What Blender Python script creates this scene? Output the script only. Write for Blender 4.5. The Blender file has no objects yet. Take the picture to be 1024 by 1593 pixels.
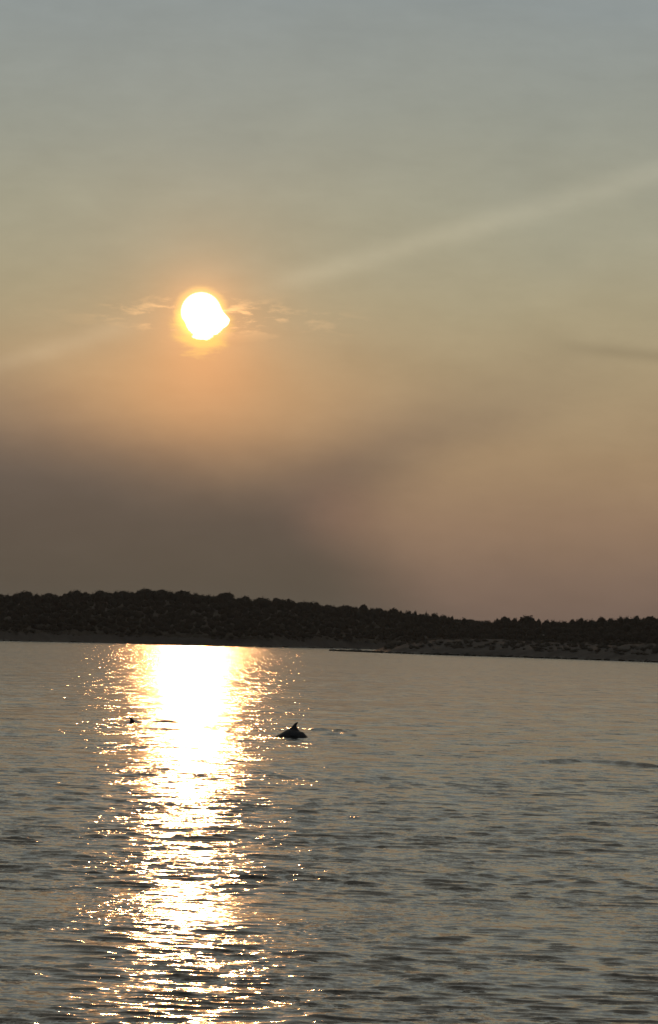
import bpy, math, random
import numpy as np
from mathutils import Matrix, Vector

random.seed(7)
rng = np.random.default_rng(11)
sc = bpy.context.scene
COL = sc.collection

# ------------------------------------------------------------------ camera
F = 6228.0                      # focal length in photograph pixels (1024 wide)
CX, CY = 512.0, 796.5
CAM_Z = 3.5
PITCH = math.radians(1.812)
ROLL = math.radians(1.5)
fwd = Vector((0, math.cos(PITCH), math.sin(PITCH)))
rt0 = Vector((1, 0, 0))
up0 = rt0.cross(fwd)
right = rt0 * math.cos(ROLL) + up0 * math.sin(ROLL)
up = up0 * math.cos(ROLL) - rt0 * math.sin(ROLL)
M3 = Matrix((right, up, -fwd)).transposed()
cam_d = bpy.data.cameras.new("camera")
cam_d.sensor_fit = 'HORIZONTAL'
cam_d.sensor_width = 36.0
cam_d.lens = F * 36.0 / 1024.0
cam_d.clip_start = 0.5
cam_d.clip_end = 60000
cam = bpy.data.objects.new("camera", cam_d)
cam.matrix_world = Matrix.Translation((0, 0, CAM_Z)) @ M3.to_4x4()
COL.objects.link(cam)
sc.camera = cam


def ray(x, y):
    """direction in the world of a point of the photograph"""
    v = M3 @ Vector(((x - CX) / F, (CY - y) / F, -1.0))
    return v.normalized()


def azel(x, y):
    d = ray(x, y)
    return math.degrees(math.atan2(d.x, d.y)), math.degrees(math.asin(d.z))


def on_sea(x, y):
    d = ray(x, y)
    t = -CAM_Z / d.z
    return Vector((d.x * t, d.y * t, 0.0))


def lin(r, g, b):
    f = lambda c: (c / 255 / 12.92) if c <= 10.3 else ((c / 255 + 0.055) / 1.055) ** 2.4
    return (f(r), f(g), f(b))


SUN_PX = (313.0, 486.0)
SUN_AZ, SUN_EL = azel(*SUN_PX)
SUN_DIR = ray(*SUN_PX)

# ------------------------------------------------------------------ world
world = bpy.data.worlds.new("World")
sc.world = world
world.use_nodes = True
nt = world.node_tree
nt.nodes.clear()


class N:
    """a socket with arithmetic"""
    tree = nt

    def __init__(s, sock):
        s.s = sock

    @staticmethod
    def put(sock, v):
        if isinstance(v, N):
            N.tree.links.new(v.s, sock)
        else:
            sock.default_value = v

    @staticmethod
    def m(op, *a, clamp=False):
        n = N.tree.nodes.new('ShaderNodeMath')
        n.operation = op
        n.use_clamp = clamp
        for i, v in enumerate(a):
            N.put(n.inputs[i], v)
        return N(n.outputs[0])

    def __add__(s, o): return N.m('ADD', s, o)
    def __radd__(s, o): return N.m('ADD', o, s)
    def __sub__(s, o): return N.m('SUBTRACT', s, o)
    def __rsub__(s, o): return N.m('SUBTRACT', o, s)
    def __mul__(s, o): return N.m('MULTIPLY', s, o)
    def __rmul__(s, o): return N.m('MULTIPLY', o, s)
    def __truediv__(s, o): return N.m('DIVIDE', s, o)


def sstep(x, a, b):
    n = N.tree.nodes.new('ShaderNodeMapRange')
    n.interpolation_type = 'SMOOTHSTEP'
    N.put(n.inputs['Value'], x)
    n.inputs['From Min'].default_value = a
    n.inputs['From Max'].default_value = b
    return N(n.outputs['Result'])


def remap(x, a, b, c, d):
    n = N.tree.nodes.new('ShaderNodeMapRange')
    N.put(n.inputs['Value'], x)
    for k, v in (('From Min', a), ('From Max', b), ('To Min', c), ('To Max', d)):
        n.inputs[k].default_value = v
    return N(n.outputs['Result'])


def ramp(x, a, b, stops, interp='EASE'):
    """colour by x between a and b, stops [(x, (r,g,b))] linear"""
    t = remap(x, a, b, 0, 1)
    n = N.tree.nodes.new('ShaderNodeValToRGB')
    cr = n.color_ramp
    cr.interpolation = interp
    while len(cr.elements) < len(stops):
        cr.elements.new(0.5)
    for e, (p, c) in zip(cr.elements, stops):
        e.position = (p - a) / (b - a)
    for e, (p, c) in zip(cr.elements, stops):
        e.position = (p - a) / (b - a)
        e.color = (*c, 1)
    N.put(n.inputs[0], t)
    return N(n.outputs[0])


def curve(x, pts, span):
    """piecewise smooth function through pts; span = (xmin,xmax,ymin,ymax)"""
    xa, xb, ya, yb = span
    t = remap(x, xa, xb, 0, 1)
    n = N.tree.nodes.new('ShaderNodeFloatCurve')
    c = n.mapping.curves[0]
    q = [((px - xa) / (xb - xa), (py - ya) / (yb - ya)) for px, py in pts]
    c.points[0].location = q[0]
    c.points[1].location = q[-1]
    for p in q[1:-1]:
        c.points.new(*p)
    n.mapping.update()
    N.put(n.inputs['Value'], t)
    return N(n.outputs[0]) * (yb - ya) + ya


def cmix(f, a, b):
    n = N.tree.nodes.new('ShaderNodeMix')
    n.data_type = 'RGBA'
    n.clamp_factor = True
    N.put(n.inputs[0], f)
    for sock, v in ((n.inputs[6], a), (n.inputs[7], b)):
        if isinstance(v, N):
            N.tree.links.new(v.s, sock)
        else:
            sock.default_value = (*v, 1)
    return N(n.outputs[2])


def vmath(op, a, b=None, scale=None):
    n = N.tree.nodes.new('ShaderNodeVectorMath')
    n.operation = op
    N.put(n.inputs[0], a)
    if b is not None:
        N.put(n.inputs[1], b)
    if scale is not None:
        N.put(n.inputs['Scale'], scale)
    return N(n.outputs['Value'] if op in ('DOT_PRODUCT', 'LENGTH') else n.outputs[0])


def comb(x, y, z):
    n = N.tree.nodes.new('ShaderNodeCombineXYZ')
    for i, v in enumerate((x, y, z)):
        N.put(n.inputs[i], v)
    return N(n.outputs[0])


def noise(vec, scale, detail=4, rough=0.5, dist=0.0, out=0):
    n = N.tree.nodes.new('ShaderNodeTexNoise')
    N.put(n.inputs['Vector'], vec)
    n.inputs['Scale'].default_value = scale
    n.inputs['Detail'].default_value = detail
    n.inputs['Roughness'].default_value = rough
    n.inputs['Distortion'].default_value = dist
    return N(n.outputs[out])


tc = nt.nodes.new('ShaderNodeTexCoord')
dvec = vmath('NORMALIZE', N(tc.outputs['Generated']))
sep = nt.nodes.new('ShaderNodeSeparateXYZ')
nt.links.new(dvec.s, sep.inputs[0])
dx, dy, dz = N(sep.outputs[0]), N(sep.outputs[1]), N(sep.outputs[2])
AZ = N.m('ARCTAN2', dx, dy) * (180 / math.pi)
EL = N.m('ARCSINE', dz) * (180 / math.pi)
# angle to the sun, degrees (by chord: exact enough for small angles)
ANG = vmath('LENGTH', vmath('SUBTRACT', dvec, tuple(SUN_DIR))) * (180 / math.pi)

# slow warping of the cloud bank
nz = comb(dx, dy, dz * 1.8)
w1 = noise(nz, 14, 3, 0.55) - 0.5
w2 = noise(nz, 45, 4, 0.55) - 0.5
fine = noise(comb(dx, dy, dz * 3.5), 90, 5, 0.6) - 0.5

# clear, smoky sky by elevation (seen on the right of the picture, upward to the zenith)
EW = EL + w1 * 0.8
base = ramp(EW, -5, 90, [
    (-5, lin(104, 90, 82)), (0.2, lin(112, 95, 86)), (0.9, lin(125, 105, 91)), (1.7, lin(145, 120, 98)),
    (2.7, lin(160, 135, 105)), (3.8, lin(165, 147, 116)), (4.8, lin(167, 156, 127)), (6.0, lin(161, 158, 137)),
    (7.4, lin(150, 153, 142)), (9.2, lin(141, 149, 149)), (14, lin(147, 147, 138)), (30, lin(142, 137, 126)),
    (90, lin(108, 108, 106))], 'LINEAR')

# a soft lighter and darker grain of thin cloud
grain = fine * 0.10 + w2 * 0.16

# the smoke bank low on the left: below its top edge, left of its right edge, both ragged
def P(x, y):
    return azel(x, y)
top_pts = [(-60, 3.4), (-30, 3.6), (-12, 3.4), P(0, 618), P(150, 662), P(330, 712), P(470, 700), P(600, 655),
           P(720, 628), P(860, 600), (12, 4.5), (60, 4.5)]
top_c = curve(AZ, top_pts, (-60, 60, -5, 15))
edge_pts = [(-0.5, 1.9), (P(0, 940)[1] * 0 + 0.45, 0.95), (1.0, 0.35), (1.5, -0.1), (2.0, 0.05), (2.6, 0.9), (3.05, 2.0), (3.5, 2.6), (5, 3.0)]
edge_c = curve(EL, edge_pts, (-0.5, 5, -5, 5))
AW = AZ + w1 * 0.9 + w2 * 0.35
EW2 = EL + w1 * 0.6 + w2 * 0.22
mk_top = sstep(top_c - EW2, -0.85, 1.15)
mk_edge = sstep(edge_c - AW, -1.7, 0.75)
mk_far = sstep(AZ, -0.6, 3.0)          # the wing thins out to the right
bank = mk_top * mk_edge * (1.0 - mk_far * 0.52)
back = sstep(dy, 0.2, 0.75)           # the bank stands in the west only
bank = bank * back
bank_col = ramp(EL, 0, 4, [(0, lin(84, 80, 72)), (0.8, lin(85, 79, 70)), (1.6, lin(90, 82, 74)), (2.4, lin(98, 89, 81)),
                           (4, lin(122, 110, 100))], 'LINEAR')
sky = cmix(bank, base, bank_col)

# away from the sunset the evening sky is dimmer and greyer
away = sstep(dy, 0.85, -0.3)
sky = cmix(away * 0.8, sky, lin(84, 90, 98))


def emit(col, fac):
    return vmath('SCALE', col if isinstance(col, N) else tuple(col), scale=fac)


def add(a, b):
    return vmath('ADD', a, b)


def gauss(x, sig):
    t = x * (1.0 / sig)
    return N.m('EXPONENT', t * t * -0.5)


sky = emit(sky, 1.0 + grain)
# aureole round the sun: wide, middle, close; weaker where the bank covers it
dyn_ = EL - SUN_EL
below = sstep(EL, SUN_EL + 1.0, SUN_EL - 1.2)
thin = 1.0 - bank * 0.85
wide = N.m('EXPONENT', ANG * (-1 / 1.15)) * thin
mid = N.m('EXPONENT', ANG * (-1 / 0.38))
wv = comb(dx, dy, dz * 3.2)
wn = noise(wv, 120, 6, 0.62, 0.3)
wisp = sstep(wn, 0.50, 0.66)
ANGw = ANG + (wn - 0.5) * 0.14
daz = AZ - SUN_AZ
sky = add(sky, emit((0.29, 0.100, 0.006), wide * (0.50 + below * 0.55)))
# the light spread through the haze over the top of the smoke bank
glow2 = gauss(daz + 0.35, 1.9) * gauss(dyn_ + 1.15, 0.62)
sky = add(sky, emit((0.135, 0.036, 0.000), glow2 * (1.0 + w1 * 1.2) * (1.0 - mk_top * 0.5)))
sky = add(sky, emit((0.020, 0.003, 0.004), gauss(daz - 2.0, 0.5) * gauss(EL - 1.85, 0.35)))
glow3 = gauss(daz - 0.1, 0.55) * gauss(dyn_ + 0.75, 0.55)
sky = add(sky, emit((0.10, 0.018, 0.0), glow3))
sky = add(sky, emit((0.58, 0.17, 0.012), mid))
# thin bright cloud shreds beside and under the disc
shred_zone = N.m('EXPONENT', ANG * (-1 / 0.42)) * gauss(dyn_ + 0.04, 0.15)
sky = add(sky, emit((1.0, 0.50, 0.16), shred_zone * wisp * 2.1))
far_zone = gauss(daz - 0.9, 0.8) * gauss(dyn_ + 0.12, 0.13)
sky = add(sky, emit((0.10, 0.050, 0.022), far_zone * wisp))
# yellow rim
rim = sstep(ANGw, 0.43, 0.27)
sky = add(sky, emit((0.50, 0.29, 0.03), rim))
rim2 = sstep(vmath('LENGTH', comb((AZ - SUN_AZ - 0.03) * 0.9, (EL - SUN_EL + 0.23), 0.0)) + (wn - 0.5) * 0.45, 0.46, 0.20)
sky = add(sky, emit((0.38, 0.27, 0.0), rim2))
# the disc itself, its lower edge and right side torn by cloud
low = sstep(dyn_, 0.02, -0.30)
reff = ANG + low * (wn - 0.5) * 0.28
reff = reff - gauss(daz - 0.36, 0.14) * gauss(dyn_ + 0.12, 0.08) * 0.14
reff = reff - gauss(daz - 0.02, 0.24) * gauss(dyn_ + 0.34, 0.07) * 0.09
reff = reff + gauss(daz + 0.28, 0.10) * gauss(dyn_ + 0.17, 0.07) * 0.03
reff = reff - gauss(daz - 0.24, 0.10) * gauss(dyn_ + 0.26, 0.06) * 0.075
dsum = sstep(reff, 0.300, 0.255)
sky = add(sky, emit((6.0, 4.6, 2.6), dsum))
# one long straight pale streak rising to the right, through the sun's height
a0, e0 = azel(0, 566)
a1, e1 = azel(1024, 268)
sl = (e1 - e0) / (a1 - a0)
dist = (EL - (AZ - a0) * sl - e0) + w2 * 0.04
sw = remap(AZ, a0, a1, 0.10, 0.14)
q = dist / sw
streak = N.m('EXPONENT', q * q * -0.5) * sstep(AZ, 14, 5) * sstep(AZ, -14, -5) * sstep(ANG, 0.5, 1.6) * (0.8 + w2)
sky = add(sky, emit((0.072, 0.062, 0.044), streak))
# darker thin streaks of cloud at the right
a2, e2 = azel(985, 549)
s2 = gauss(EL - e2 + (AZ - a2) * 0.05 + w2 * 0.12, 0.07) * sstep(AZ, a2 - 1.5, a2 - 0.1) * sstep(AZ, a2 + 5, a2 + 1)
a3, e3 = azel(640, 575)
s3 = gauss(EL - e3 + w2 * 0.5, 0.18) * sstep(AZ, a3 - 1.5, a3) * sstep(AZ, a3 + 3, a3 + 0.6)
sky = emit(sky, 1.0 - s2 * 0.17 - s3 * 0.045)

nish = nt.nodes.new('ShaderNodeTexSky')
nish.sky_type = 'NISHITA'
nish.sun_disc = False
nish.sun_elevation = math.radians(SUN_EL)
nish.sun_rotation = math.radians(SUN_AZ)
nish.air_density = 1.0
nish.dust_density = 2.0
sky = add(sky, emit(N(nish.outputs[0]), 0.0003))
bg = nt.nodes.new('ShaderNodeBackground')
nt.links.new(sky.s, bg.inputs['Color'])
bg.inputs['Strength'].default_value = 1.0
wo = nt.nodes.new('ShaderNodeOutputWorld')
nt.links.new(bg.outputs[0], wo.inputs['Surface'])

# ------------------------------------------------------------------ sun lamp
sun_d = bpy.data.lights.new("sun", 'SUN')
sun_d.energy = 0.12
sun_d.angle = math.radians(0.53)
sun_d.color = (1.0, 0.45, 0.16)
sun = bpy.data.objects.new("sun", sun_d)
sun.rotation_euler = (-SUN_DIR).to_track_quat('-Z', 'Y').to_euler()
COL.objects.link(sun)

sc.view_settings.view_transform = 'Standard'
sc.view_settings.look = 'None'
sc.view_settings.exposure = 0
sc.view_settings.gamma = 1
sc.cycles.max_bounces = 4
sc.cycles.use_denoising = True
sc.cycles.sample_clamp_direct = 0
sc.cycles.sample_clamp_indirect = 8
sc.cycles.caustics_reflective = False
sc.cycles.caustics_refractive = False


# ------------------------------------------------------------------ helpers
def tag(o, label=None, cat=None, group=None, kind=None):
    if label: o['label'] = label
    if cat: o['category'] = cat
    if group: o['group'] = group
    if kind: o['kind'] = kind
    return o


def np_mesh(name, V, Q, mat, smooth=False):
    """mesh from numpy vertices and faces (all with the same corner count)"""
    V = np.ascontiguousarray(V, dtype=np.float32)
    Q = np.ascontiguousarray(Q, dtype=np.int32)
    me = bpy.data.meshes.new(name)
    me.vertices.add(len(V))
    me.vertices.foreach_set('co', V.ravel())
    k = Q.shape[1]
    me.loops.add(Q.size)
    me.loops.foreach_set('vertex_index', Q.ravel())
    me.polygons.add(len(Q))
    me.polygons.foreach_set('loop_start', np.arange(len(Q), dtype=np.int32) * k)
    me.polygons.foreach_set('loop_total', np.full(len(Q), k, dtype=np.int32))
    me.update(calc_edges=True)
    me.polygons.foreach_set('use_smooth', np.full(len(Q), smooth, dtype=bool))
    if mat: me.materials.append(mat)
    return me


def obj(name, me, parent=None, loc=None):
    o = bpy.data.objects.new(name, me)
    COL.objects.link(o)
    if parent: o.parent = parent
    if loc is not None: o.location = loc
    return o


def material(name):
    m = bpy.data.materials.new(name)
    m.use_nodes = True
    N.tree = m.node_tree
    return m, m.node_tree.nodes['Principled BSDF']


def grid_faces(nr, nc, wrap=False):
    i = np.arange(nr - 1)[:, None]
    j = np.arange(nc if wrap else nc - 1)[None, :]
    j2 = (j + 1) % nc
    a = i * nc + j
    b = i * nc + j2
    c = (i + 1) * nc + j2
    d = (i + 1) * nc + j
    return np.stack([a, b, c, d], -1).reshape(-1, 4)


# ------------------------------------------------------------------ materials
def mat_sea():
    m, p = material('sea_water')
    t = m.node_tree
    geo = t.nodes.new('ShaderNodeNewGeometry')
    pos = N(geo.outputs['Position'])
    at = t.nodes.new('ShaderNodeAttribute')
    at.attribute_name = 'lost'
    lost = N(at.outputs['Fac'])
    # slopes of the ripples too small for the mesh, as vectors
    n1 = vmath('SUBTRACT', noise(vmath('MULTIPLY', pos, (1.0, 1.15, 1.0)), 3.6, 2, 0.6, 0.0, 1), (0.5, 0.5, 0.5))
    n2 = vmath('SUBTRACT', noise(vmath('MULTIPLY', pos, (0.7, 1.2, 1.0)), 1.1, 3, 0.6, 0.0, 1), (0.5, 0.5, 0.5))
    n0 = vmath('SUBTRACT', noise(vmath('MULTIPLY', pos, (1.0, 0.55, 1.0)), 12.0, 2, 0.6, 0.0, 1), (0.5, 0.5, 0.5))
    n1 = vmath('ADD', n1, vmath('SCALE', n0, scale=1.2))
    # wind patches: rougher and calmer water in long streaks
    pt = noise(vmath('MULTIPLY', pos, (0.012, 0.05, 1.0)), 1.0, 3, 0.55)
    pt2 = noise(vmath('MULTIPLY', pos, (0.004, 0.012, 1.0)), 1.0, 3, 0.5)
    gust = remap(pt, 0.35, 0.65, 0.80, 1.15) * remap(pt2, 0.35, 0.65, 0.82, 1.1)
    dash = remap(noise(vmath('MULTIPLY', pos, (0.55, 0.16, 1.0)), 1.0, 3, 0.6), 0.42, 0.62, 0.55, 1.7)
    gust = gust * dash
    s = vmath('SCALE', n1, scale=gust * SMALL)
    s2 = vmath('SCALE', n2, scale=gust * lost * BIG)
    s = vmath('MULTIPLY', vmath('ADD', s, s2), (1.2, 1.0, 0.0))
    nn = vmath('NORMALIZE', vmath('ADD', N(geo.outputs['Normal']), s))
    t.links.new(nn.s, p.inputs['Normal'])
    p.inputs['Base Color'].default_value = (0.010, 0.013, 0.011, 1)
    p.inputs['Roughness'].default_value = SEA_ROUGH
    p.inputs['IOR'].default_value = 1.333
    return m


SMALL, BIG, SEA_ROUGH = 0.29, 5.2, 0.11


def mat_simple(name, c1, c2, scale, rough=0.9, spec=0.2, coord='Position', warp=1.0):
    m, p = material(name)
    t = m.node_tree
    geo = t.nodes.new('ShaderNodeNewGeometry')
    pos = N(geo.outputs['Position'])
    f = noise(pos, scale, 5, 0.6)
    c = cmix(sstep(f, 0.35, 0.65), c1, c2)
    t.links.new(c.s, p.inputs['Base Color'])
    p.inputs['Roughness'].default_value = rough
    p.inputs['Specular IOR Level'].default_value = spec
    return m


M_LEAF = mat_simple('foliage_dark', (0.030, 0.025, 0.017), (0.042, 0.034, 0.024), 0.15, 0.8, 0.1)
M_SCRUB = mat_simple('foliage_scrub', (0.050, 0.045, 0.034), (0.080, 0.070, 0.054), 0.2, 0.9, 0.1)
M_BARK = mat_simple('bark', (0.05, 0.035, 0.025), (0.09, 0.07, 0.05), 2.0)
M_SOIL = mat_simple('hill_soil', (0.035, 0.028, 0.018), (0.06, 0.05, 0.035), 0.05)
M_ROCK = mat_simple('shore_rock', (0.042, 0.036, 0.031), (0.060, 0.052, 0.045), 0.12, 0.85)
M_WET = mat_simple('wet_rock', (0.012, 0.011, 0.010), (0.03, 0.027, 0.025), 0.4, 0.6)


# ------------------------------------------------------------------ sea
def build_sea():
    rs = [3.0]
    while rs[-1] < 30: rs.append(rs[-1] * 1.06)
    while rs[-1] < 1700: rs.append(rs[-1] * (1 + min(0.00085 * max(1.0, rs[-1] / 95.0) ** 1.0, 0.0050)))
    while rs[-1] < 6000: rs.append(rs[-1] * 1.12)
    R = np.array(rs)
    dR = np.gradient(R)
    th = np.radians(np.concatenate([np.arange(-7, 7.0001, 0.05), np.linspace(8, 30, 12), np.linspace(40, 320, 29), np.linspace(330, 352, 12)]))
    dT = np.abs(np.diff(np.concatenate([th, [th[0] + 2 * np.pi]])))
    dT = np.maximum(dT, np.roll(dT, 1))
    X = R[:, None] * np.sin(th)[None]
    Y = R[:, None] * np.cos(th)[None]
    Z = np.zeros_like(X)
    OX = np.zeros_like(X)
    OY = np.zeros_like(X)
    lost = np.zeros_like(X)
    # wave groups
    G = np.ones_like(X)
    for _ in range(14):
        lam = rng.uniform(9, 70)
        a = rng.normal(0, 0.5)
        k = 2 * np.pi / lam
        G += 0.13 * np.sin(k * (0.45 * np.sin(a) * X + np.cos(a) * Y) + rng.uniform(0, 6.28))
    G = np.clip(G, 0.35, 1.8)
    NW = 110
    lam = np.exp(np.linspace(math.log(0.20), math.log(7.5), NW)) * rng.uniform(0.96, 1.04, NW)
    near = (dT < 0.01)[None, :]
    for l in lam:
        spread = 0.85 if l < 0.8 else (0.6 if l < 1.6 else 0.42)
        a = rng.normal(0.05, spread)
        k = 2 * np.pi / l
        kx, ky = k * math.sin(a), k * math.cos(a)
        s = SLOPE * math.sqrt(2.0 / NW) * (1.0 if l < 1.2 else (1.2 / l) ** 0.8) * rng.uniform(0.6, 1.4)
        amp = s / k
        # the mesh can carry it only where its cells are small enough
        nr_ = l / (abs(math.cos(a)) * dR + 1e-6)
        nt_ = l / (abs(math.sin(a)) * R[:, None] * dT[None] + 1e-6)
        c = np.clip((np.minimum(nr_[:, None], nt_) - 2.6) / 2.0, 0, 1)
        lost += (s * s) * (1 - c * c)
        rows = np.where(c.max(axis=1) > 0)[0]
        if len(rows) == 0: continue
        r0, r1 = rows[0], rows[-1] + 1
        ph = kx * X[r0:r1] + ky * Y[r0:r1] + rng.uniform(0, 6.28)
        A = amp * c[r0:r1] * G[r0:r1]
        Z[r0:r1] += A * np.sin(ph)
        cs = A * np.cos(ph) * 0.75
        OX[r0:r1] += cs * math.sin(a)
        OY[r0:r1] += cs * math.cos(a)
    # short steep crests standing out of the smoother water
    for lo_, hi_, nb, hgt, sh in ((0.20, 0.42, 40, 0.00048, 2.0), (0.36, 0.80, 44, 0.00060, 2.0), (0.7, 1.3, 40, 0.00060, 1.7), (1.6, 2.8, 34, 0.0009, 1.5)):
        Fd = np.zeros_like(X)
        lam_b = rng.uniform(lo_, hi_, nb)
        mid_l = 0.5 * (lo_ + hi_)
        cc = np.clip((mid_l / dR[:, None] - 3.2) / 3.0, 0, 1) * np.clip((mid_l * 2.5 / (R[:, None] * dT[None]) - 3.0) / 3.0, 0, 1)
        rows = np.where(cc.max(axis=1) > 0)[0]
        r0, r1 = rows[0], rows[-1] + 1
        for l in lam_b:
            a = rng.normal(0.07, 0.25 if hi_ < 1 else 0.20)
            k = 2 * np.pi / l
            Fd[r0:r1] += np.sin(k * (math.sin(a) * X[r0:r1] + math.cos(a) * Y[r0:r1]) + rng.uniform(0, 6.28))
        Fd /= math.sqrt(nb / 2)
        Z += hgt * cc * G * (np.exp(sh * np.clip(Fd, -3, 2.15)) - math.exp(sh * sh / 2)) * CREST
        lost += (0.045 ** 2) * (1 - cc * cc) * 2
    # wakes: long low ridges left by the dolphins
    def ridge(pts, h, w):
        pts = [on_sea(*p) for p in pts]
        ntot = len(pts) - 1
        for n_, (p, q) in enumerate(zip(pts[:-1], pts[1:])):
            dx_, dy_ = q.x - p.x, q.y - p.y
            L2 = dx_ * dx_ + dy_ * dy_
            sel = (Y > min(p.y, q.y) - 2) & (Y < max(p.y, q.y) + 2) & (X > min(p.x, q.x) - 3) & (X < max(p.x, q.x) + 3)
            xs, ys = X[sel], Y[sel]
            t_ = np.clip(((xs - p.x) * dx_ + (ys - p.y) * dy_) / L2, 0, 1)
            d_ = np.hypot(xs - p.x - t_ * dx_, ys - p.y - t_ * dy_)
            g_ = (n_ + t_) / ntot
            hh_ = h * np.clip(np.minimum(g_, 1 - g_) * 6, 0.0, 1) ** 0.7 * (0.88 + 0.12 * np.sin(xs * 2.9 + 1.3 * np.sin(xs * 1.1 + h * 90)))
            w_ = w * (0.85 + 0.3 * np.sin(xs * 1.7 + w * 40))
            RZ[sel] = np.maximum(RZ[sel], hh_ * np.exp(-(d_ / w_) ** 2))
    RZ = np.zeros_like(X)
    ridge([(810, 1189), (850, 1186.5), (912, 1185), (950, 1188), (1000, 1192), (1050, 1195)], 0.115, 0.17)
    ridge([(482, 1136), (508, 1136)], 0.09, 0.2)
    ridge([(520, 1137), (545, 1135), (570, 1138)], 0.065, 0.2)
    ridge([(484, 1143), (520, 1143), (552, 1145), (575, 1142)], 0.065, 0.2)
    ridge([(200, 1124), (240, 1123), (285, 1125)], 0.08, 0.25)
    ridge([(140, 1120), (185, 1119)], 0.05, 0.35)
    Z += RZ
    V = np.stack([X - OX, Y - OY, Z], -1).reshape(-1, 3)
    nr, nc = X.shape
    Q = grid_faces(nr, nc, wrap=True)
    Q = Q[:, ::-1]
    # centre fan as one ring of quads collapsed to the middle
    V = np.vstack([V, [[0, 0, 0]]])
    me = np_mesh('sea', V, Q, mat_sea(), smooth=True)
    a_ = me.attributes.new('lost', 'FLOAT', 'POINT')
    a_.data.foreach_set('value', np.concatenate([np.sqrt(lost).ravel(), [0.1]]).astype(np.float32))
    o = obj('sea', me)
    tag(o, 'rippled evening sea with the low sun glittering on it', kind='structure')
    return o


HAZE = 3.8e-5
SLOPE = 0.056
CREST = 0.50
build_sea()


# ------------------------------------------------------------------ land
def interp(pts):
    xs = [p[0] for p in pts]
    ys = [p[1] for p in pts]
    return lambda x: np.interp(x, xs, ys)


def hor(x):
    """y of the true horizon in the photograph at column x"""
    lo, hi = 900.0, 1100.0
    for _ in range(30):
        m_ = (lo + hi) / 2
        if ray(x, m_).z > 0: lo = m_
        else: hi = m_
    return lo


def px_to_az(x):
    return azel(x, 1000)[0]


# main hill: shoreline, wooded skyline (without the single trees)
shore_main = [(-700, 980), (-400, 986), (0, 996.8), (200, 1000.8), (400, 1006.2), (540, 1009.0), (600, 1010.5), (800, 1017), (1024, 1025), (1400, 1036), (1800, 1046)]
shore_head = [(519, 1012.8), (600, 1016.0), (700, 1019.6), (800, 1022.5), (900, 1026), (1024, 1030.5), (1300, 1040), (1500, 1047), (1800, 1056)]
sky_line = [(-700, 925), (-300, 918), (-100, 922), (0, 926), (8, 928), (30, 923), (60, 926), (90, 928), (110, 922), (140, 922), (200, 921), (230, 919),
            (262, 920), (300, 925), (325, 928), (350, 925.5), (366, 930), (390, 932), (417, 932), (460, 936.5), (500, 940), (518, 943.5),
            (548, 944), (580, 947), (600, 950), (626, 953.5), (645, 955), (665, 957.5), (700, 962), (716, 963.5), (745, 965.5),
            (766, 967.5), (800, 965), (835, 966.5), (870, 967.5), (885, 967), (910, 966), (940, 965), (960, 963.5), (985, 962.5), (1024, 960.5), (1200, 958),
            (1500, 975), (1800, 990)]


def dist_of(pts, x, off=0.0):
    y = interp(pts)(x) + off
    return np.array([CAM_Z * F / max(yy - hor(xx), 4.0) for xx, yy in zip(np.atleast_1d(x), np.atleast_1d(y))])


def vnoise(x, y, seed=0, octaves=4):
    r = np.random.default_rng(seed)
    out = np.zeros_like(x)
    a = 1.0
    f = 1.0
    for _ in range(octaves):
        for __ in range(5):
            t_ = r.uniform(0, 6.28)
            out += a * 0.35 * np.sin(f * (np.cos(t_) * x + np.sin(t_) * y) + r.uniform(0, 6.28))
        a *= 0.5
        f *= 2.1
    return out


XS = np.arange(-700, 1801, 2.5)
AZS = np.array([px_to_az(x) for x in XS])
R0 = dist_of(shore_main, XS)
DEPTH = 170.0
SKY_Y = interp(sky_line)(XS)
HOR = np.array([hor(x) for x in XS])


def hill_height(u, x_idx):
    """ground height of the main hill; u = metres inland from its shore"""
    rr = R0[x_idx] + DEPTH
    ridge = (HOR[x_idx] - SKY_Y[x_idx]) / F * rr + CAM_Z - 4.2
    ridge = np.maximum(ridge, 1.0)
    t = np.clip((u - 10) / (DEPTH - 10), 0, 1)
    up_ = 3.0 * np.clip(u / 10, -1, 1) + (ridge - 3.0) * np.sin(t * np.pi / 2) ** 0.9
    t2 = np.clip((u - DEPTH) / 260, 0, 1)
    return up_ * (1 - t2 * t2 * (3 - 2 * t2)) - 2 * t2


us = np.concatenate([np.linspace(-12, 14, 14), np.linspace(18, DEPTH, 34), np.linspace(DEPTH + 10, DEPTH + 280, 12)])
UI, XI = np.meshgrid(us, np.arange(len(XS)), indexing='ij')
HZ = hill_height(UI, XI)
RR = R0[XI] + UI
AA = np.radians(AZS)[XI]
HX, HY = RR * np.sin(AA), RR * np.cos(AA)
HZ2 = HZ + vnoise(HX / 6, HY / 6, 3) * 0.35 * np.clip((UI + 2) / 6, 0, 1)
rocky = (UI > -3) & (UI < 16)
HZ2 += np.where(rocky, np.abs(vnoise(HX / 1.6, HY / 1.6, 5, 3)) * 0.25, 0)
me = np_mesh('hill', np.stack([HX, HY, HZ2], -1).reshape(-1, 3), grid_faces(*HX.shape)[:, ::-1], M_SOIL, True)
me.materials.append(M_ROCK)
me.materials.append(M_WET)
uc = ((UI[:-1, :-1] + UI[1:, 1:]) / 2).ravel()
zc = ((HZ2[:-1, :-1] + HZ2[1:, 1:]) / 2).ravel()
mi = np.where(zc < 0.45, 2, np.where(zc < 2.7, 1, 0))
mi = np.where(uc > DEPTH, 0, mi).astype(np.int32)
me.polygons.foreach_set('material_index', mi)
tag(obj('hill', me), kind='structure')

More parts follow.
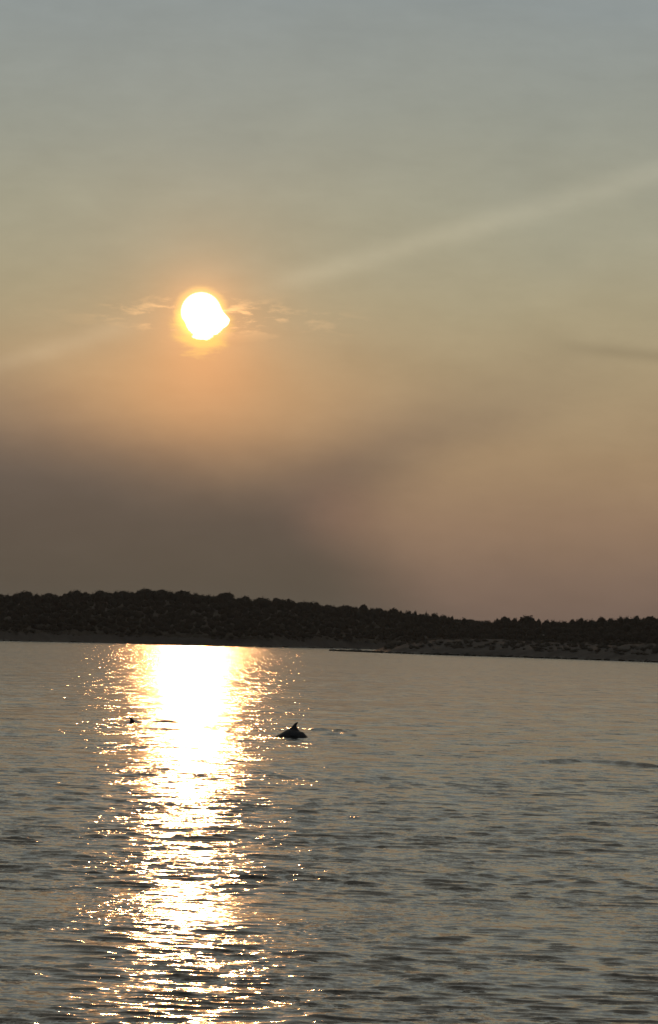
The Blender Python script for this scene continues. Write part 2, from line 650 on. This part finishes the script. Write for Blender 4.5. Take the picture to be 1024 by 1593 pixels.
# headland: a low scrubby point in front of the hill
hx0 = 519.0
XH = np.concatenate([np.arange(hx0, 640, 1.5), np.arange(640, 1801, 2.5)])
AZH = np.array([px_to_az(x) for x in XH])
RH = dist_of(shore_head, XH)
HORH = np.array([hor(x) for x in XH])
head_top = [(519, 1012.5), (540, 1011.5), (575, 1009.5), (600, 1003.5), (625, 998), (680, 992.5), (740, 992.5), (800, 994.5), (870, 997), (1024, 1000), (1400, 1012), (1800, 1030)]
TOPH = (HORH - interp(head_top)(XH)) / F * (RH + 60) + CAM_Z - 0.8
TOPH = np.maximum(TOPH, 0.3)
uh = np.concatenate([np.linspace(-14, 12, 16), np.linspace(15, 60, 16), np.linspace(70, 190, 10)])
U2, X2 = np.meshgrid(uh, np.arange(len(XH)), indexing='ij')
width = np.clip((XH - hx0) / 60, 0.04, 1)[X2]
tt = np.clip(U2 / 60, 0, 1)
ZH = np.where(U2 < 0, U2 * 0.25, TOPH[X2] * np.sin(tt * np.pi / 2) ** 0.7)
t3 = np.clip((U2 - 60) / 110, 0, 1)
ZH = ZH * (1 - t3) - 1.5 * t3
RR2 = RH[X2] + U2 * width
A2 = np.radians(AZH)[X2]
PX2, PY2 = RR2 * np.sin(A2), RR2 * np.cos(A2)
bump = np.clip((U2 + 3) / 5, 0, 1) * np.clip(TOPH[X2] / 2.5, 0.12, 1)
ZH2 = ZH + bump * (np.abs(vnoise(PX2 / 2.0, PY2 / 2.0, 9, 4)) * 0.28 + vnoise(PX2 / 9, PY2 / 9, 12, 3) * 0.35)
me = np_mesh('rocky_headland', np.stack([PX2, PY2, ZH2], -1).reshape(-1, 3), grid_faces(*PX2.shape)[:, ::-1], M_ROCK, True)
me.materials.append(M_WET)
zc = ((ZH2[:-1, :-1] + ZH2[1:, 1:]) / 2).ravel()
me.polygons.foreach_set('material_index', (zc < 0.55).astype(np.int32))
tag(obj('rocky_headland', me), kind='structure')


# ------------------------------------------------------------------ foliage
def ico(sub=1):
    import bmesh
    bm = bmesh.new()
    bmesh.ops.create_icosphere(bm, subdivisions=sub, radius=1.0)
    v = np.array([p.co[:] for p in bm.verts])
    f = np.array([[q.index for q in p.verts] for p in bm.faces])
    bm.free()
    return v, f


ICO1, ICO2 = ico(1), ico(2)


def crown(seed, n_leaf, lobes, tall=1.0, leaf=0.16, core=ICO1):
    """unit crown (about 1 wide each side, base at z 0): a few inner lumps and many leaf clumps"""
    r = np.random.default_rng(seed)
    Vs, Fs = [], []
    base = 0
    cen = []
    for i in range(lobes):
        a = r.uniform(0, 6.28)
        d = r.uniform(0.15, 0.60) if i else 0.0
        rad = r.uniform(0.36, 0.56) if i else 0.62
        c = np.array([math.cos(a) * d, math.sin(a) * d, 0.62 + r.uniform(-0.18, 0.30) * (1 - d)])
        cen.append((c, rad))
        v, f = core
        jit = 1 + r.normal(0, 0.09, (len(v), 1))
        Vs.append((v * jit * rad * 0.86 * [1, 1, 0.85] + c) * [1, 1, tall])
        Fs.append(f + base)
        base += len(v)
    w = np.array([rad ** 2 for _, rad in cen])
    pick = r.choice(len(cen), n_leaf, p=w / w.sum())
    for k in pick:
        c, rad = cen[k]
        n = r.normal(size=3)
        n[2] = abs(n[2]) * 0.9 + n[2] * 0.1
        n /= np.linalg.norm(n)
        p = c + n * rad * r.uniform(0.80, 1.10) * [1, 1, 0.85]
        s = leaf * r.uniform(0.5, 1.3)
        t1 = r.normal(size=3); t1 /= np.linalg.norm(t1)
        t2 = np.cross(n, t1) + r.normal(size=3) * 0.5
        tri = np.array([p - t1 * s, p + t1 * s * 0.8 + t2 * s * 0.3, p + t2 * s]) * [1, 1, tall]
        Vs.append(tri)
        Fs.append(np.array([[0, 1, 2]]) + base)
        base += 3
    return np.vstack(Vs), np.vstack(Fs)


def merge(items, name, mat):
    """items: (V, F, scale xyz, rotation z, location)"""
    Vs, Fs = [], []
    base = 0
    for V, Fc, s, a, loc in items:
        c_, s_ = math.cos(a), math.sin(a)
        W = V * s
        W = np.stack([W[:, 0] * c_ - W[:, 1] * s_, W[:, 0] * s_ + W[:, 1] * c_, W[:, 2]], -1) + loc
        Vs.append(W)
        Fs.append(Fc + base)
        base += len(V)
    return np_mesh(name, np.vstack(Vs), np.vstack(Fs), mat, False)


small = [crown(100 + i, 170, 6, leaf=0.12) for i in range(8)]


def ground_at(xpix, u):
    i = int(np.clip(round((xpix + 700) / 2.5), 0, len(XS) - 1))
    z = float(hill_height(np.array(u, dtype=float), np.array(i)))
    r_ = R0[i] + u
    a_ = math.radians(AZS[i])
    return np.array([r_ * math.sin(a_), r_ * math.cos(a_), z])


# the wood on the slope, a mass nobody could count
wood = []
r = np.random.default_rng(5)
rows = [14, 20, 28, 38, 50, 64, 80, 98, 116, 134, 148, 158, 166, 180]
for u in rows:
    x = -690.0
    while x < 1790:
        inside = -60 < x < 1084
        s = r.uniform(1.5, 2.9) if inside else r.uniform(3.0, 4.5)
        if u >= 140: s *= 0.9
        if u < 22: s *= 0.7
        uu = u + r.uniform(-5, 5)
        p = ground_at(x, uu)
        V_, F_ = small[r.integers(len(small))]
        h = s * r.uniform(0.9, 1.25)
        if u >= 134: h, s = r.uniform(3.4, 3.95), max(s, 2.2)
        wood.append((V_, F_, np.array([s, s, h]), r.uniform(0, 6.28), p - [0, 0, 0.4]))
        x += s * 1.25 / 0.225 * r.uniform(0.8, 1.25) * (1.0 if inside else 1.3)
print('wood crowns', len(wood))
tag(obj('woodland', merge(wood, 'woodland', M_LEAF)), 'dense dark evergreen wood covering the low hill behind the bay', 'woodland', kind='stuff')

# scrub on the headland and on the shore strip of the hill
scrub = []
tiny = [crown(200 + i, 40, 3, leaf=0.22) for i in range(6)]
for k in range(1500):
    j = r.integers(20, len(XH) - 1)
    u = r.uniform(9, 75)
    top = TOPH[j]
    if top < 1.2: continue
    t_ = min(u / 60, 1)
    z = top * math.sin(t_ * math.pi / 2) ** 0.7
    w_ = min(max((XH[j] - hx0) / 60, 0.04), 1)
    rr_ = RH[j] + u * w_
    a_ = math.radians(AZH[j])
    s = r.uniform(0.5, 1.3)
    V_, F_ = tiny[r.integers(len(tiny))]
    scrub.append((V_, F_, np.array([s, s, s * 0.65]), r.uniform(0, 6.28), np.array([rr_ * math.sin(a_), rr_ * math.cos(a_), z - 0.1])))
for k in range(600):
    x = r.uniform(-600, 620)
    p = ground_at(x, r.uniform(7, 13))
    s = r.uniform(0.4, 0.9)
    V_, F_ = tiny[r.integers(len(tiny))]
    scrub.append((V_, F_, np.array([s, s, s * 0.65]), r.uniform(0, 6.28), p - [0, 0, 0.1]))
tag(obj('scrub', merge(scrub, 'scrub', M_SCRUB)), 'low grey green scrub on the rocky headland and shore', 'scrub', kind='stuff')

# loose rocks along the waterline
rocks = []
for k in range(900):
    if r.random() < 0.55:
        j = r.integers(0, len(XH) - 1)
        a_ = math.radians(AZH[j])
        rr_ = RH[j] + r.uniform(-2, 6)
    else:
        j = r.integers(0, len(XS) - 1)
        a_ = math.radians(AZS[j])
        rr_ = R0[j] + r.uniform(-1.5, 5)
    V_, F_ = ICO1
    V_ = V_ * (1 + r.normal(0, 0.18, (len(V_), 1)))
    s = r.uniform(0.25, 0.9)
    rocks.append((V_, F_, np.array([s * r.uniform(1, 2.2), s, s * r.uniform(0.35, 0.7)]), r.uniform(-0.4, 0.4), np.array([rr_ * math.sin(a_), rr_ * math.cos(a_), 0.15])))
tag(obj('shore_rocks', merge(rocks, 'shore_rocks', M_WET)), 'dark wet rocks lying along the waterline', 'rocks', kind='stuff')


# single trees on the skyline ---------------------------------------------
def trunk_mesh(name, h, rad, seed):
    """tapered trunk with three limbs"""
    rr = np.random.default_rng(seed)
    Vs, Fs = [], []
    base = 0

    def tube(p0, p1, r0_, r1_, n=6, seg=4):
        nonlocal base
        p0, p1 = np.array(p0, float), np.array(p1, float)
        d = p1 - p0
        e1_ = np.cross(d, [0.3, 1, 0.1]); e1_ /= np.linalg.norm(e1_)
        e2_ = np.cross(d, e1_); e2_ /= np.linalg.norm(e2_)
        ring = []
        for i in range(seg + 1):
            t_ = i / seg
            c_ = p0 + d * t_ + rr.normal(0, 0.02, 3) * h * (0 < i < seg)
            rd = r0_ + (r1_ - r0_) * t_
            for k in range(n):
                an = 2 * math.pi * k / n
                ring.append(c_ + (e1_ * math.cos(an) + e2_ * math.sin(an)) * rd)
        Vs.append(np.array(ring))
        for i in range(seg):
            for k in range(n):
                Fs.append([base + i * n + k, base + i * n + (k + 1) % n, base + (i + 1) * n + (k + 1) % n, base + (i + 1) * n + k])
        base += len(ring)
    tube((0, 0, -0.6), (0, 0, h * 0.62), rad, rad * 0.5)
    for i in range(3):
        a = i * 2.1 + rr.uniform(0, 1)
        tube((0, 0, h * (0.34 + 0.08 * i)), (math.cos(a) * h * 0.28, math.sin(a) * h * 0.28, h * 0.75), rad * 0.45, rad * 0.15)
    return np_mesh(name, np.vstack(Vs), np.array(Fs), M_BARK, True)


protos = {
    'round': [crown(300 + i, 420, 7, 1.0, 0.13, ICO2) for i in range(4)],
    'flat': [crown(320 + i, 420, 9, 0.72, 0.13, ICO2) for i in range(3)],
    'ragged': [crown(340 + i, 330, 5, 1.0, 0.20, ICO1) for i in range(3)],
    'spire': [crown(360 + i, 200, 3, 1.0, 0.25, ICO1) for i in range(2)],
}
# x left, x right, y top (photograph), kind, label
TREES = [
    (-12, 6, 922.8, 'round', 'round dark tree cut by the left end of the skyline'),
    (14, 30, 922.5, 'flat', 'low flat tree stepping up to the first broad dome on the left skyline'),
    (27, 52, 918.3, 'round', 'broad domed tree, first wide hump from the left on the hill skyline'),
    (62, 90, 920.8, 'flat', 'wide flat topped tree just left of the first sharp notch in the skyline'),
    (93, 110, 922.3, 'ragged', 'low ragged tree just right of the first sharp notch in the skyline'),
    (108, 132, 916.3, 'round', 'peaked round tree between the first notch and the hill top'),
    (142, 168, 916.8, 'flat', 'broad low domed tree next right of the peaked round tree'),
    (176, 204, 918.0, 'flat', 'long flat crown directly left of the highest point of the hill'),
    (210, 238, 914.2, 'round', 'highest tree of the whole hill skyline'),
    (236, 264, 915.2, 'flat', 'flat tree joined to the right side of the highest tree'),
    (268, 296, 917.8, 'ragged', 'ragged tree above the left half of the sun glitter, right of the hill top'),
    (298, 323, 922.8, 'flat', 'low tree above the middle of the sun glitter, before the pointed tree'),
    (336, 364, 920.2, 'round', 'pointed tree standing clear above the right side of the sun glitter'),
    (367, 390, 925.3, 'round', 'small dome just right of the pointed tree over the glitter'),
    (393, 418, 926.8, 'flat', 'flat crown where the hill starts to slope down to the right'),
    (419, 441, 928.6, 'round', 'rounded tree above the dorsal fin side of the glitter, left of a tiny tip'),
    (444, 453, 930.2, 'ragged', 'tiny pointed tip of a tree straight above the large dolphin'),
    (455, 483, 933.6, 'flat', 'long low crown right of the tiny tip above the dolphin'),
    (482, 500, 935.6, 'flat', 'short flat crown on the slope, before the skyline levels out'),
    (501, 520, 940.3, 'flat', 'thin low crown in the dip above the tip of the headland'),
    (524, 549, 940.2, 'round', 'low dome straight above the tip of the rocky headland'),
    (558, 573, 939.8, 'ragged', 'small knobbly tree midway between headland tip and the tufted tree'),
    (576, 600, 945.0, 'flat', 'sloping low crown left of the tufted tree'),
    (601, 618, 943.2, 'ragged', 'tufted bushy tree with a knob on its left shoulder'),
    (619, 627, 949.2, 'ragged', 'small gappy bush in the notch right of the tufted tree'),
    (628, 642, 948.6, 'round', 'little dome between the gappy bush and the forked spike'),
    (642, 647, 946.8, 'spire', 'short forked spike of a tree left of the lone upright one'),
    (648, 659, 953.2, 'flat', 'low scrubby tree between the two spiky trees'),
    (660.6, 664.6, 948.6, 'spire', 'slim upright tree like a post, thinnest on the skyline'),
    (666, 682, 952.4, 'round', 'rounded tree just right of the slim upright tree'),
    (684, 698, 955.6, 'round', 'second smaller dome right of the slim upright tree'),
    (699, 704, 957.3, 'ragged', 'small pointed bush right of the two domes'),
    (704, 718, 960.6, 'flat', 'low crown at the start of the long flat stretch'),
    (718, 747, 962.0, 'flat', 'long even crown in the lowest flat stretch of skyline'),
    (748, 766, 964.2, 'flat', 'lowest crown of the flat stretch, before the step up'),
    (766, 779, 960.2, 'ragged', 'bushy tree forming the step up after the flat stretch'),
    (777, 795, 957.3, 'round', 'pointed bushy tree, left one of the two tall clumps on the right'),
    (794, 806, 960.2, 'flat', 'low crown filling the saddle between the two tall clumps'),
    (806, 835, 956.3, 'round', 'big dome, right one of the two tall clumps above the headland'),
    (835, 842, 962.0, 'ragged', 'tiny round bush at the foot of the big dome'),
    (845, 855, 963.0, 'ragged', 'second tiny bush right of the big dome'),
    (856, 882, 965.0, 'flat', 'very low crown in the dip between big dome and round tuft'),
    (885, 894, 962.6, 'ragged', 'small bush leaning on the left of the round tuft'),
    (895, 910, 959.6, 'round', 'round tuft with a small head right of the dip'),
    (912, 926, 961.2, 'flat', 'flat crown right of the round tuft'),
    (927, 943, 959.0, 'ragged', 'knobbly crown midway between round tuft and right edge'),
    (944, 958, 960.6, 'flat', 'low crown just right of the knobbly crown'),
    (958, 984, 960.2, 'flat', 'long level crown near the right end of the skyline'),
    (984, 996, 957.0, 'ragged', 'small raised knob near the right end of the skyline'),
    (996, 1030, 957.8, 'flat', 'wide level tree cut by the right end of the skyline'),
]
ROW = DEPTH - 6
for n, (xa, xb, yt, kind, label) in enumerate(TREES):
    xc = (xa + xb) / 2
    p = ground_at(xc, ROW)
    rr_ = math.hypot(p[0], p[1])
    half = (xb - xa) / 2 / F * rr_
    d = ray(xc, yt)
    ztop = CAM_Z + d.z / math.hypot(d.x, d.y) * rr_
    h = ztop - p[2]
    pr = protos[kind]
    V_, F_ = pr[n % len(pr)]
    zmax = V_[:, 2].max()
    root = bpy.data.objects.new('skyline_tree', None)
    COL.objects.link(root)
    root.location = Vector(p)
    tag(root, label, 'tree', 'trees on the skyline of the hill')
    obj('trunk', trunk_mesh('trunk', h, max(0.10, min(half * 0.12, 0.3)), n), root)
    ang = random.uniform(0, 6.28)
    c_, s_ = math.cos(ang), math.sin(ang)
    W = np.stack([V_[:, 0] * c_ - V_[:, 1] * s_, V_[:, 0] * s_ + V_[:, 1] * c_, V_[:, 2]], -1)
    # the crown's own outline fits the width and height seen
    wx = (W[:, 0].max() - W[:, 0].min()) / 2
    W = W * [half * 1.08 / wx, half * 1.08 / wx, 1]
    lo = h * (0.12 if kind != 'spire' else 0.05)
    W[:, 2] = lo + W[:, 2] / zmax * (h - lo)
    obj('crown', np_mesh('crown', W, F_, M_LEAF, False), root)

# pale boulders that stand out on the slope and headland
def boulder(x, y, w, h, dist, label, mat):
    d = ray(x, y)
    hd = math.hypot(d.x, d.y)
    c = np.array([d.x / hd * dist, d.y / hd * dist, CAM_Z + d.z / hd * dist])
    V_, F_ = ICO2
    rr = np.random.default_rng(int(x))
    V_ = V_ * (1 + rr.normal(0, 0.10, (len(V_), 1)))
    V_ = np.clip(V_, -0.8, 0.8)
    o = obj('boulder', np_mesh('boulder', V_ * [w, w * 0.7, h], F_, mat), loc=Vector(c))
    tag(o, label, 'boulder')


M_PALE = mat_simple('pale_rock', (0.22, 0.20, 0.18), (0.34, 0.31, 0.28), 2.0)
i_ = int((846 + 700) / 2.5)
boulder(846, 988, 0.42, 0.16, float(R0[i_]) + 14, 'small pale boulder high on the dark slope above the headland', M_PALE)
boulder(745, 1011, 0.8, 0.18, float(np.interp(745, XH, RH)) + 14, 'flat pale grey slab low on the rocky headland', M_PALE)


# ------------------------------------------------------------------ dolphins
def mat_dolphin():
    m, p = material('wet_dolphin_skin')
    t = m.node_tree
    tcn = t.nodes.new('ShaderNodeTexCoord')
    f = noise(N(tcn.outputs['Object']), 2.5, 4, 0.55)
    c = cmix(sstep(f, 0.35, 0.7), (0.022, 0.022, 0.024), (0.040, 0.039, 0.042))
    t.links.new(c.s, p.inputs['Base Color'])
    p.inputs['Roughness'].default_value = 0.38
    p.inputs['Specular IOR Level'].default_value = 0.35
    return m


M_DOL = mat_dolphin()


def dolphin_mesh(arch=0.26, fin_h=0.23, fin_rake=0.14):
    """one continuous body: head towards -x, back at z 0 about the fin, built as lofted rings, then remeshed"""
    import bmesh
    bm = bmesh.new()
    # t along the body, half height, half width, centre drop
    prof = [(-1.42, 0.012, 0.012), (-1.38, 0.035, 0.035), (-1.25, 0.05, 0.045), (-1.20, 0.10, 0.09), (-1.08, 0.145, 0.13),
            (-0.85, 0.185, 0.17), (-0.5, 0.225, 0.21), (-0.1, 0.24, 0.22), (0.25, 0.225, 0.19), (0.6, 0.175, 0.13), (0.9, 0.12, 0.075),
            (1.15, 0.075, 0.04), (1.32, 0.045, 0.03), (1.40, 0.02, 0.02)]

    def spine(x):
        return -arch * (abs(x) ** 1.8) * (1.0 if x < 0 else 1.15)
    rings = []
    for x, hh, hw in prof:
        e = 0.01
        sl_ = (spine(x + e) - spine(x - e)) / (2 * e)
        nx, nz = -sl_, 1.0
        L = math.hypot(nx, nz)
        nx, nz = nx / L, nz / L
        ring = []
        for k in range(16):
            a = 2 * math.pi * k / 16
            hv = math.sin(a) * hh
            ring.append(bm.verts.new((x + nx * hv, math.cos(a) * hw, spine(x) - 0.24 + nz * hv)))
        rings.append(ring)
    for a, b in zip(rings[:-1], rings[1:]):
        for k in range(16):
            bm.faces.new((a[k], a[(k + 1) % 16], b[(k + 1) % 16], b[k]))
    bm.faces.new(rings[0][::-1])
    bm.faces.new(rings[-1])

    def fin(outline, thick, place):
        """outline in (u, v); place(u, v, s) -> xyz ; lens shaped section"""
        n = len(outline)
        cu = sum(p[0] for p in outline) / n
        cv = sum(p[1] for p in outline) / n
        rim_ = [bm.verts.new(place(u, v, 0)) for u, v in outline]
        for sgn in (-1, 1):
            mid_ = [bm.verts.new(place(cu + (u - cu) * 0.86, cv + (v - cv) * 0.93, sgn * thick)) for u, v in outline]
            for i in range(n):
                j = (i + 1) % n
                f = (rim_[i], rim_[j], mid_[j], mid_[i])
                bm.faces.new(f if sgn > 0 else f[::-1])
            bm.faces.new(mid_ if sgn > 0 else mid_[::-1])
    # dorsal fin, tip raked backward
    o_ = [(-0.24, -0.20), (-0.13, 0.00), (-0.07, 0.06), (-0.02, 0.13), (0.04, 0.19), (0.10, 0.225), (0.16, 0.232), (0.145, 0.20),
          (0.115, 0.15), (0.098, 0.10), (0.105, 0.05), (0.14, -0.02), (0.22, -0.10), (0.26, -0.24)]
    o_ = [(u + (fin_rake - 0.14) * max(v, 0) / 0.23, v * (fin_h / 0.23) if v > 0 else v) for u, v in o_]
    fin(o_, 0.03, lambda u, v, s: (u + 0.02, s, v))
    # flippers
    for sd in (-1, 1):
        fo = [(-0.85, 0.0), (-0.66, 0.0), (-0.58, 0.18), (-0.52, 0.34), (-0.60, 0.33), (-0.74, 0.22)]
        fin(fo, 0.02, lambda u, v, s, sd=sd: (u, sd * (0.12 + v * 0.75), spine(u) - 0.36 - v * 0.6 + s))
    # flukes
    z1 = spine(1.32) - 0.24
    fo = [(1.25, 0.0), (1.38, 0.16), (1.52, 0.31), (1.56, 0.30), (1.50, 0.14), (1.44, 0.0), (1.50, -0.14), (1.56, -0.30), (1.52, -0.31), (1.38, -0.16)]
    fin(fo, 0.018, lambda u, v, s: (u, v, z1 - (u - 1.32) * 0.9 + s))
    bmesh.ops.recalc_face_normals(bm, faces=bm.faces)
    me = bpy.data.meshes.new('dolphin')
    bm.to_mesh(me)
    bm.free()
    tmp = bpy.data.objects.new('tmp', me)
    COL.objects.link(tmp)
    mod = tmp.modifiers.new('r', 'REMESH')
    mod.mode = 'VOXEL'
    mod.voxel_size = 0.016
    mod.use_smooth_shade = True
    m2 = tmp.modifiers.new('s', 'SMOOTH')
    m2.factor = 0.5
    m2.iterations = 2
    dg = bpy.context.evaluated_depsgraph_get()
    res = bpy.data.meshes.new_from_object(tmp.evaluated_get(dg))
    bpy.data.objects.remove(tmp)
    res.name = 'dolphin'
    res.materials.clear()
    res.materials.append(M_DOL)
    return res


p = on_sea(456, 1147)
d1 = obj('dolphin', dolphin_mesh(0.86, 0.22), loc=(p.x, p.y, 0.32))
d1.rotation_euler = (0, 0, math.radians(8))
tag(d1, 'dark dolphin arching out of the water with its hooked dorsal fin raised', 'dolphin', 'dolphins surfacing in the bay')
p = on_sea(207, 1124)
d2 = obj('dolphin', d1.data, loc=(p.x, p.y, 0.015))
d2.rotation_euler = (0, math.radians(1), math.radians(172))
tag(d2, 'barely surfaced dolphin, only a small fin tip showing in the glitter', 'dolphin', 'dolphins surfacing in the bay')

# ------------------------------------------------------------------ haze
m = bpy.data.materials.new('haze')
m.use_nodes = True
m.node_tree.nodes.clear()
pv = m.node_tree.nodes.new('ShaderNodeVolumePrincipled')
pv.inputs['Color'].default_value = (0.85, 0.84, 0.82, 1)
pv.inputs['Density'].default_value = HAZE
pv.inputs['Anisotropy'].default_value = 0.45
out = m.node_tree.nodes.new('ShaderNodeOutputMaterial')
m.node_tree.links.new(pv.outputs[0], out.inputs['Volume'])
B = 6300.0
zt = 34.0
Vb = np.array([[x, y, z] for z in (-16, zt) for y in (-B, B) for x in (-B, B)])
Fb = np.array([[0, 2, 3, 1], [4, 5, 7, 6], [0, 1, 5, 4], [2, 6, 7, 3], [0, 4, 6, 2], [1, 3, 7, 5]])
tag(obj('haze', np_mesh('haze', Vb, Fb, m)), kind='stuff')
sc.cycles.volume_bounces = 0
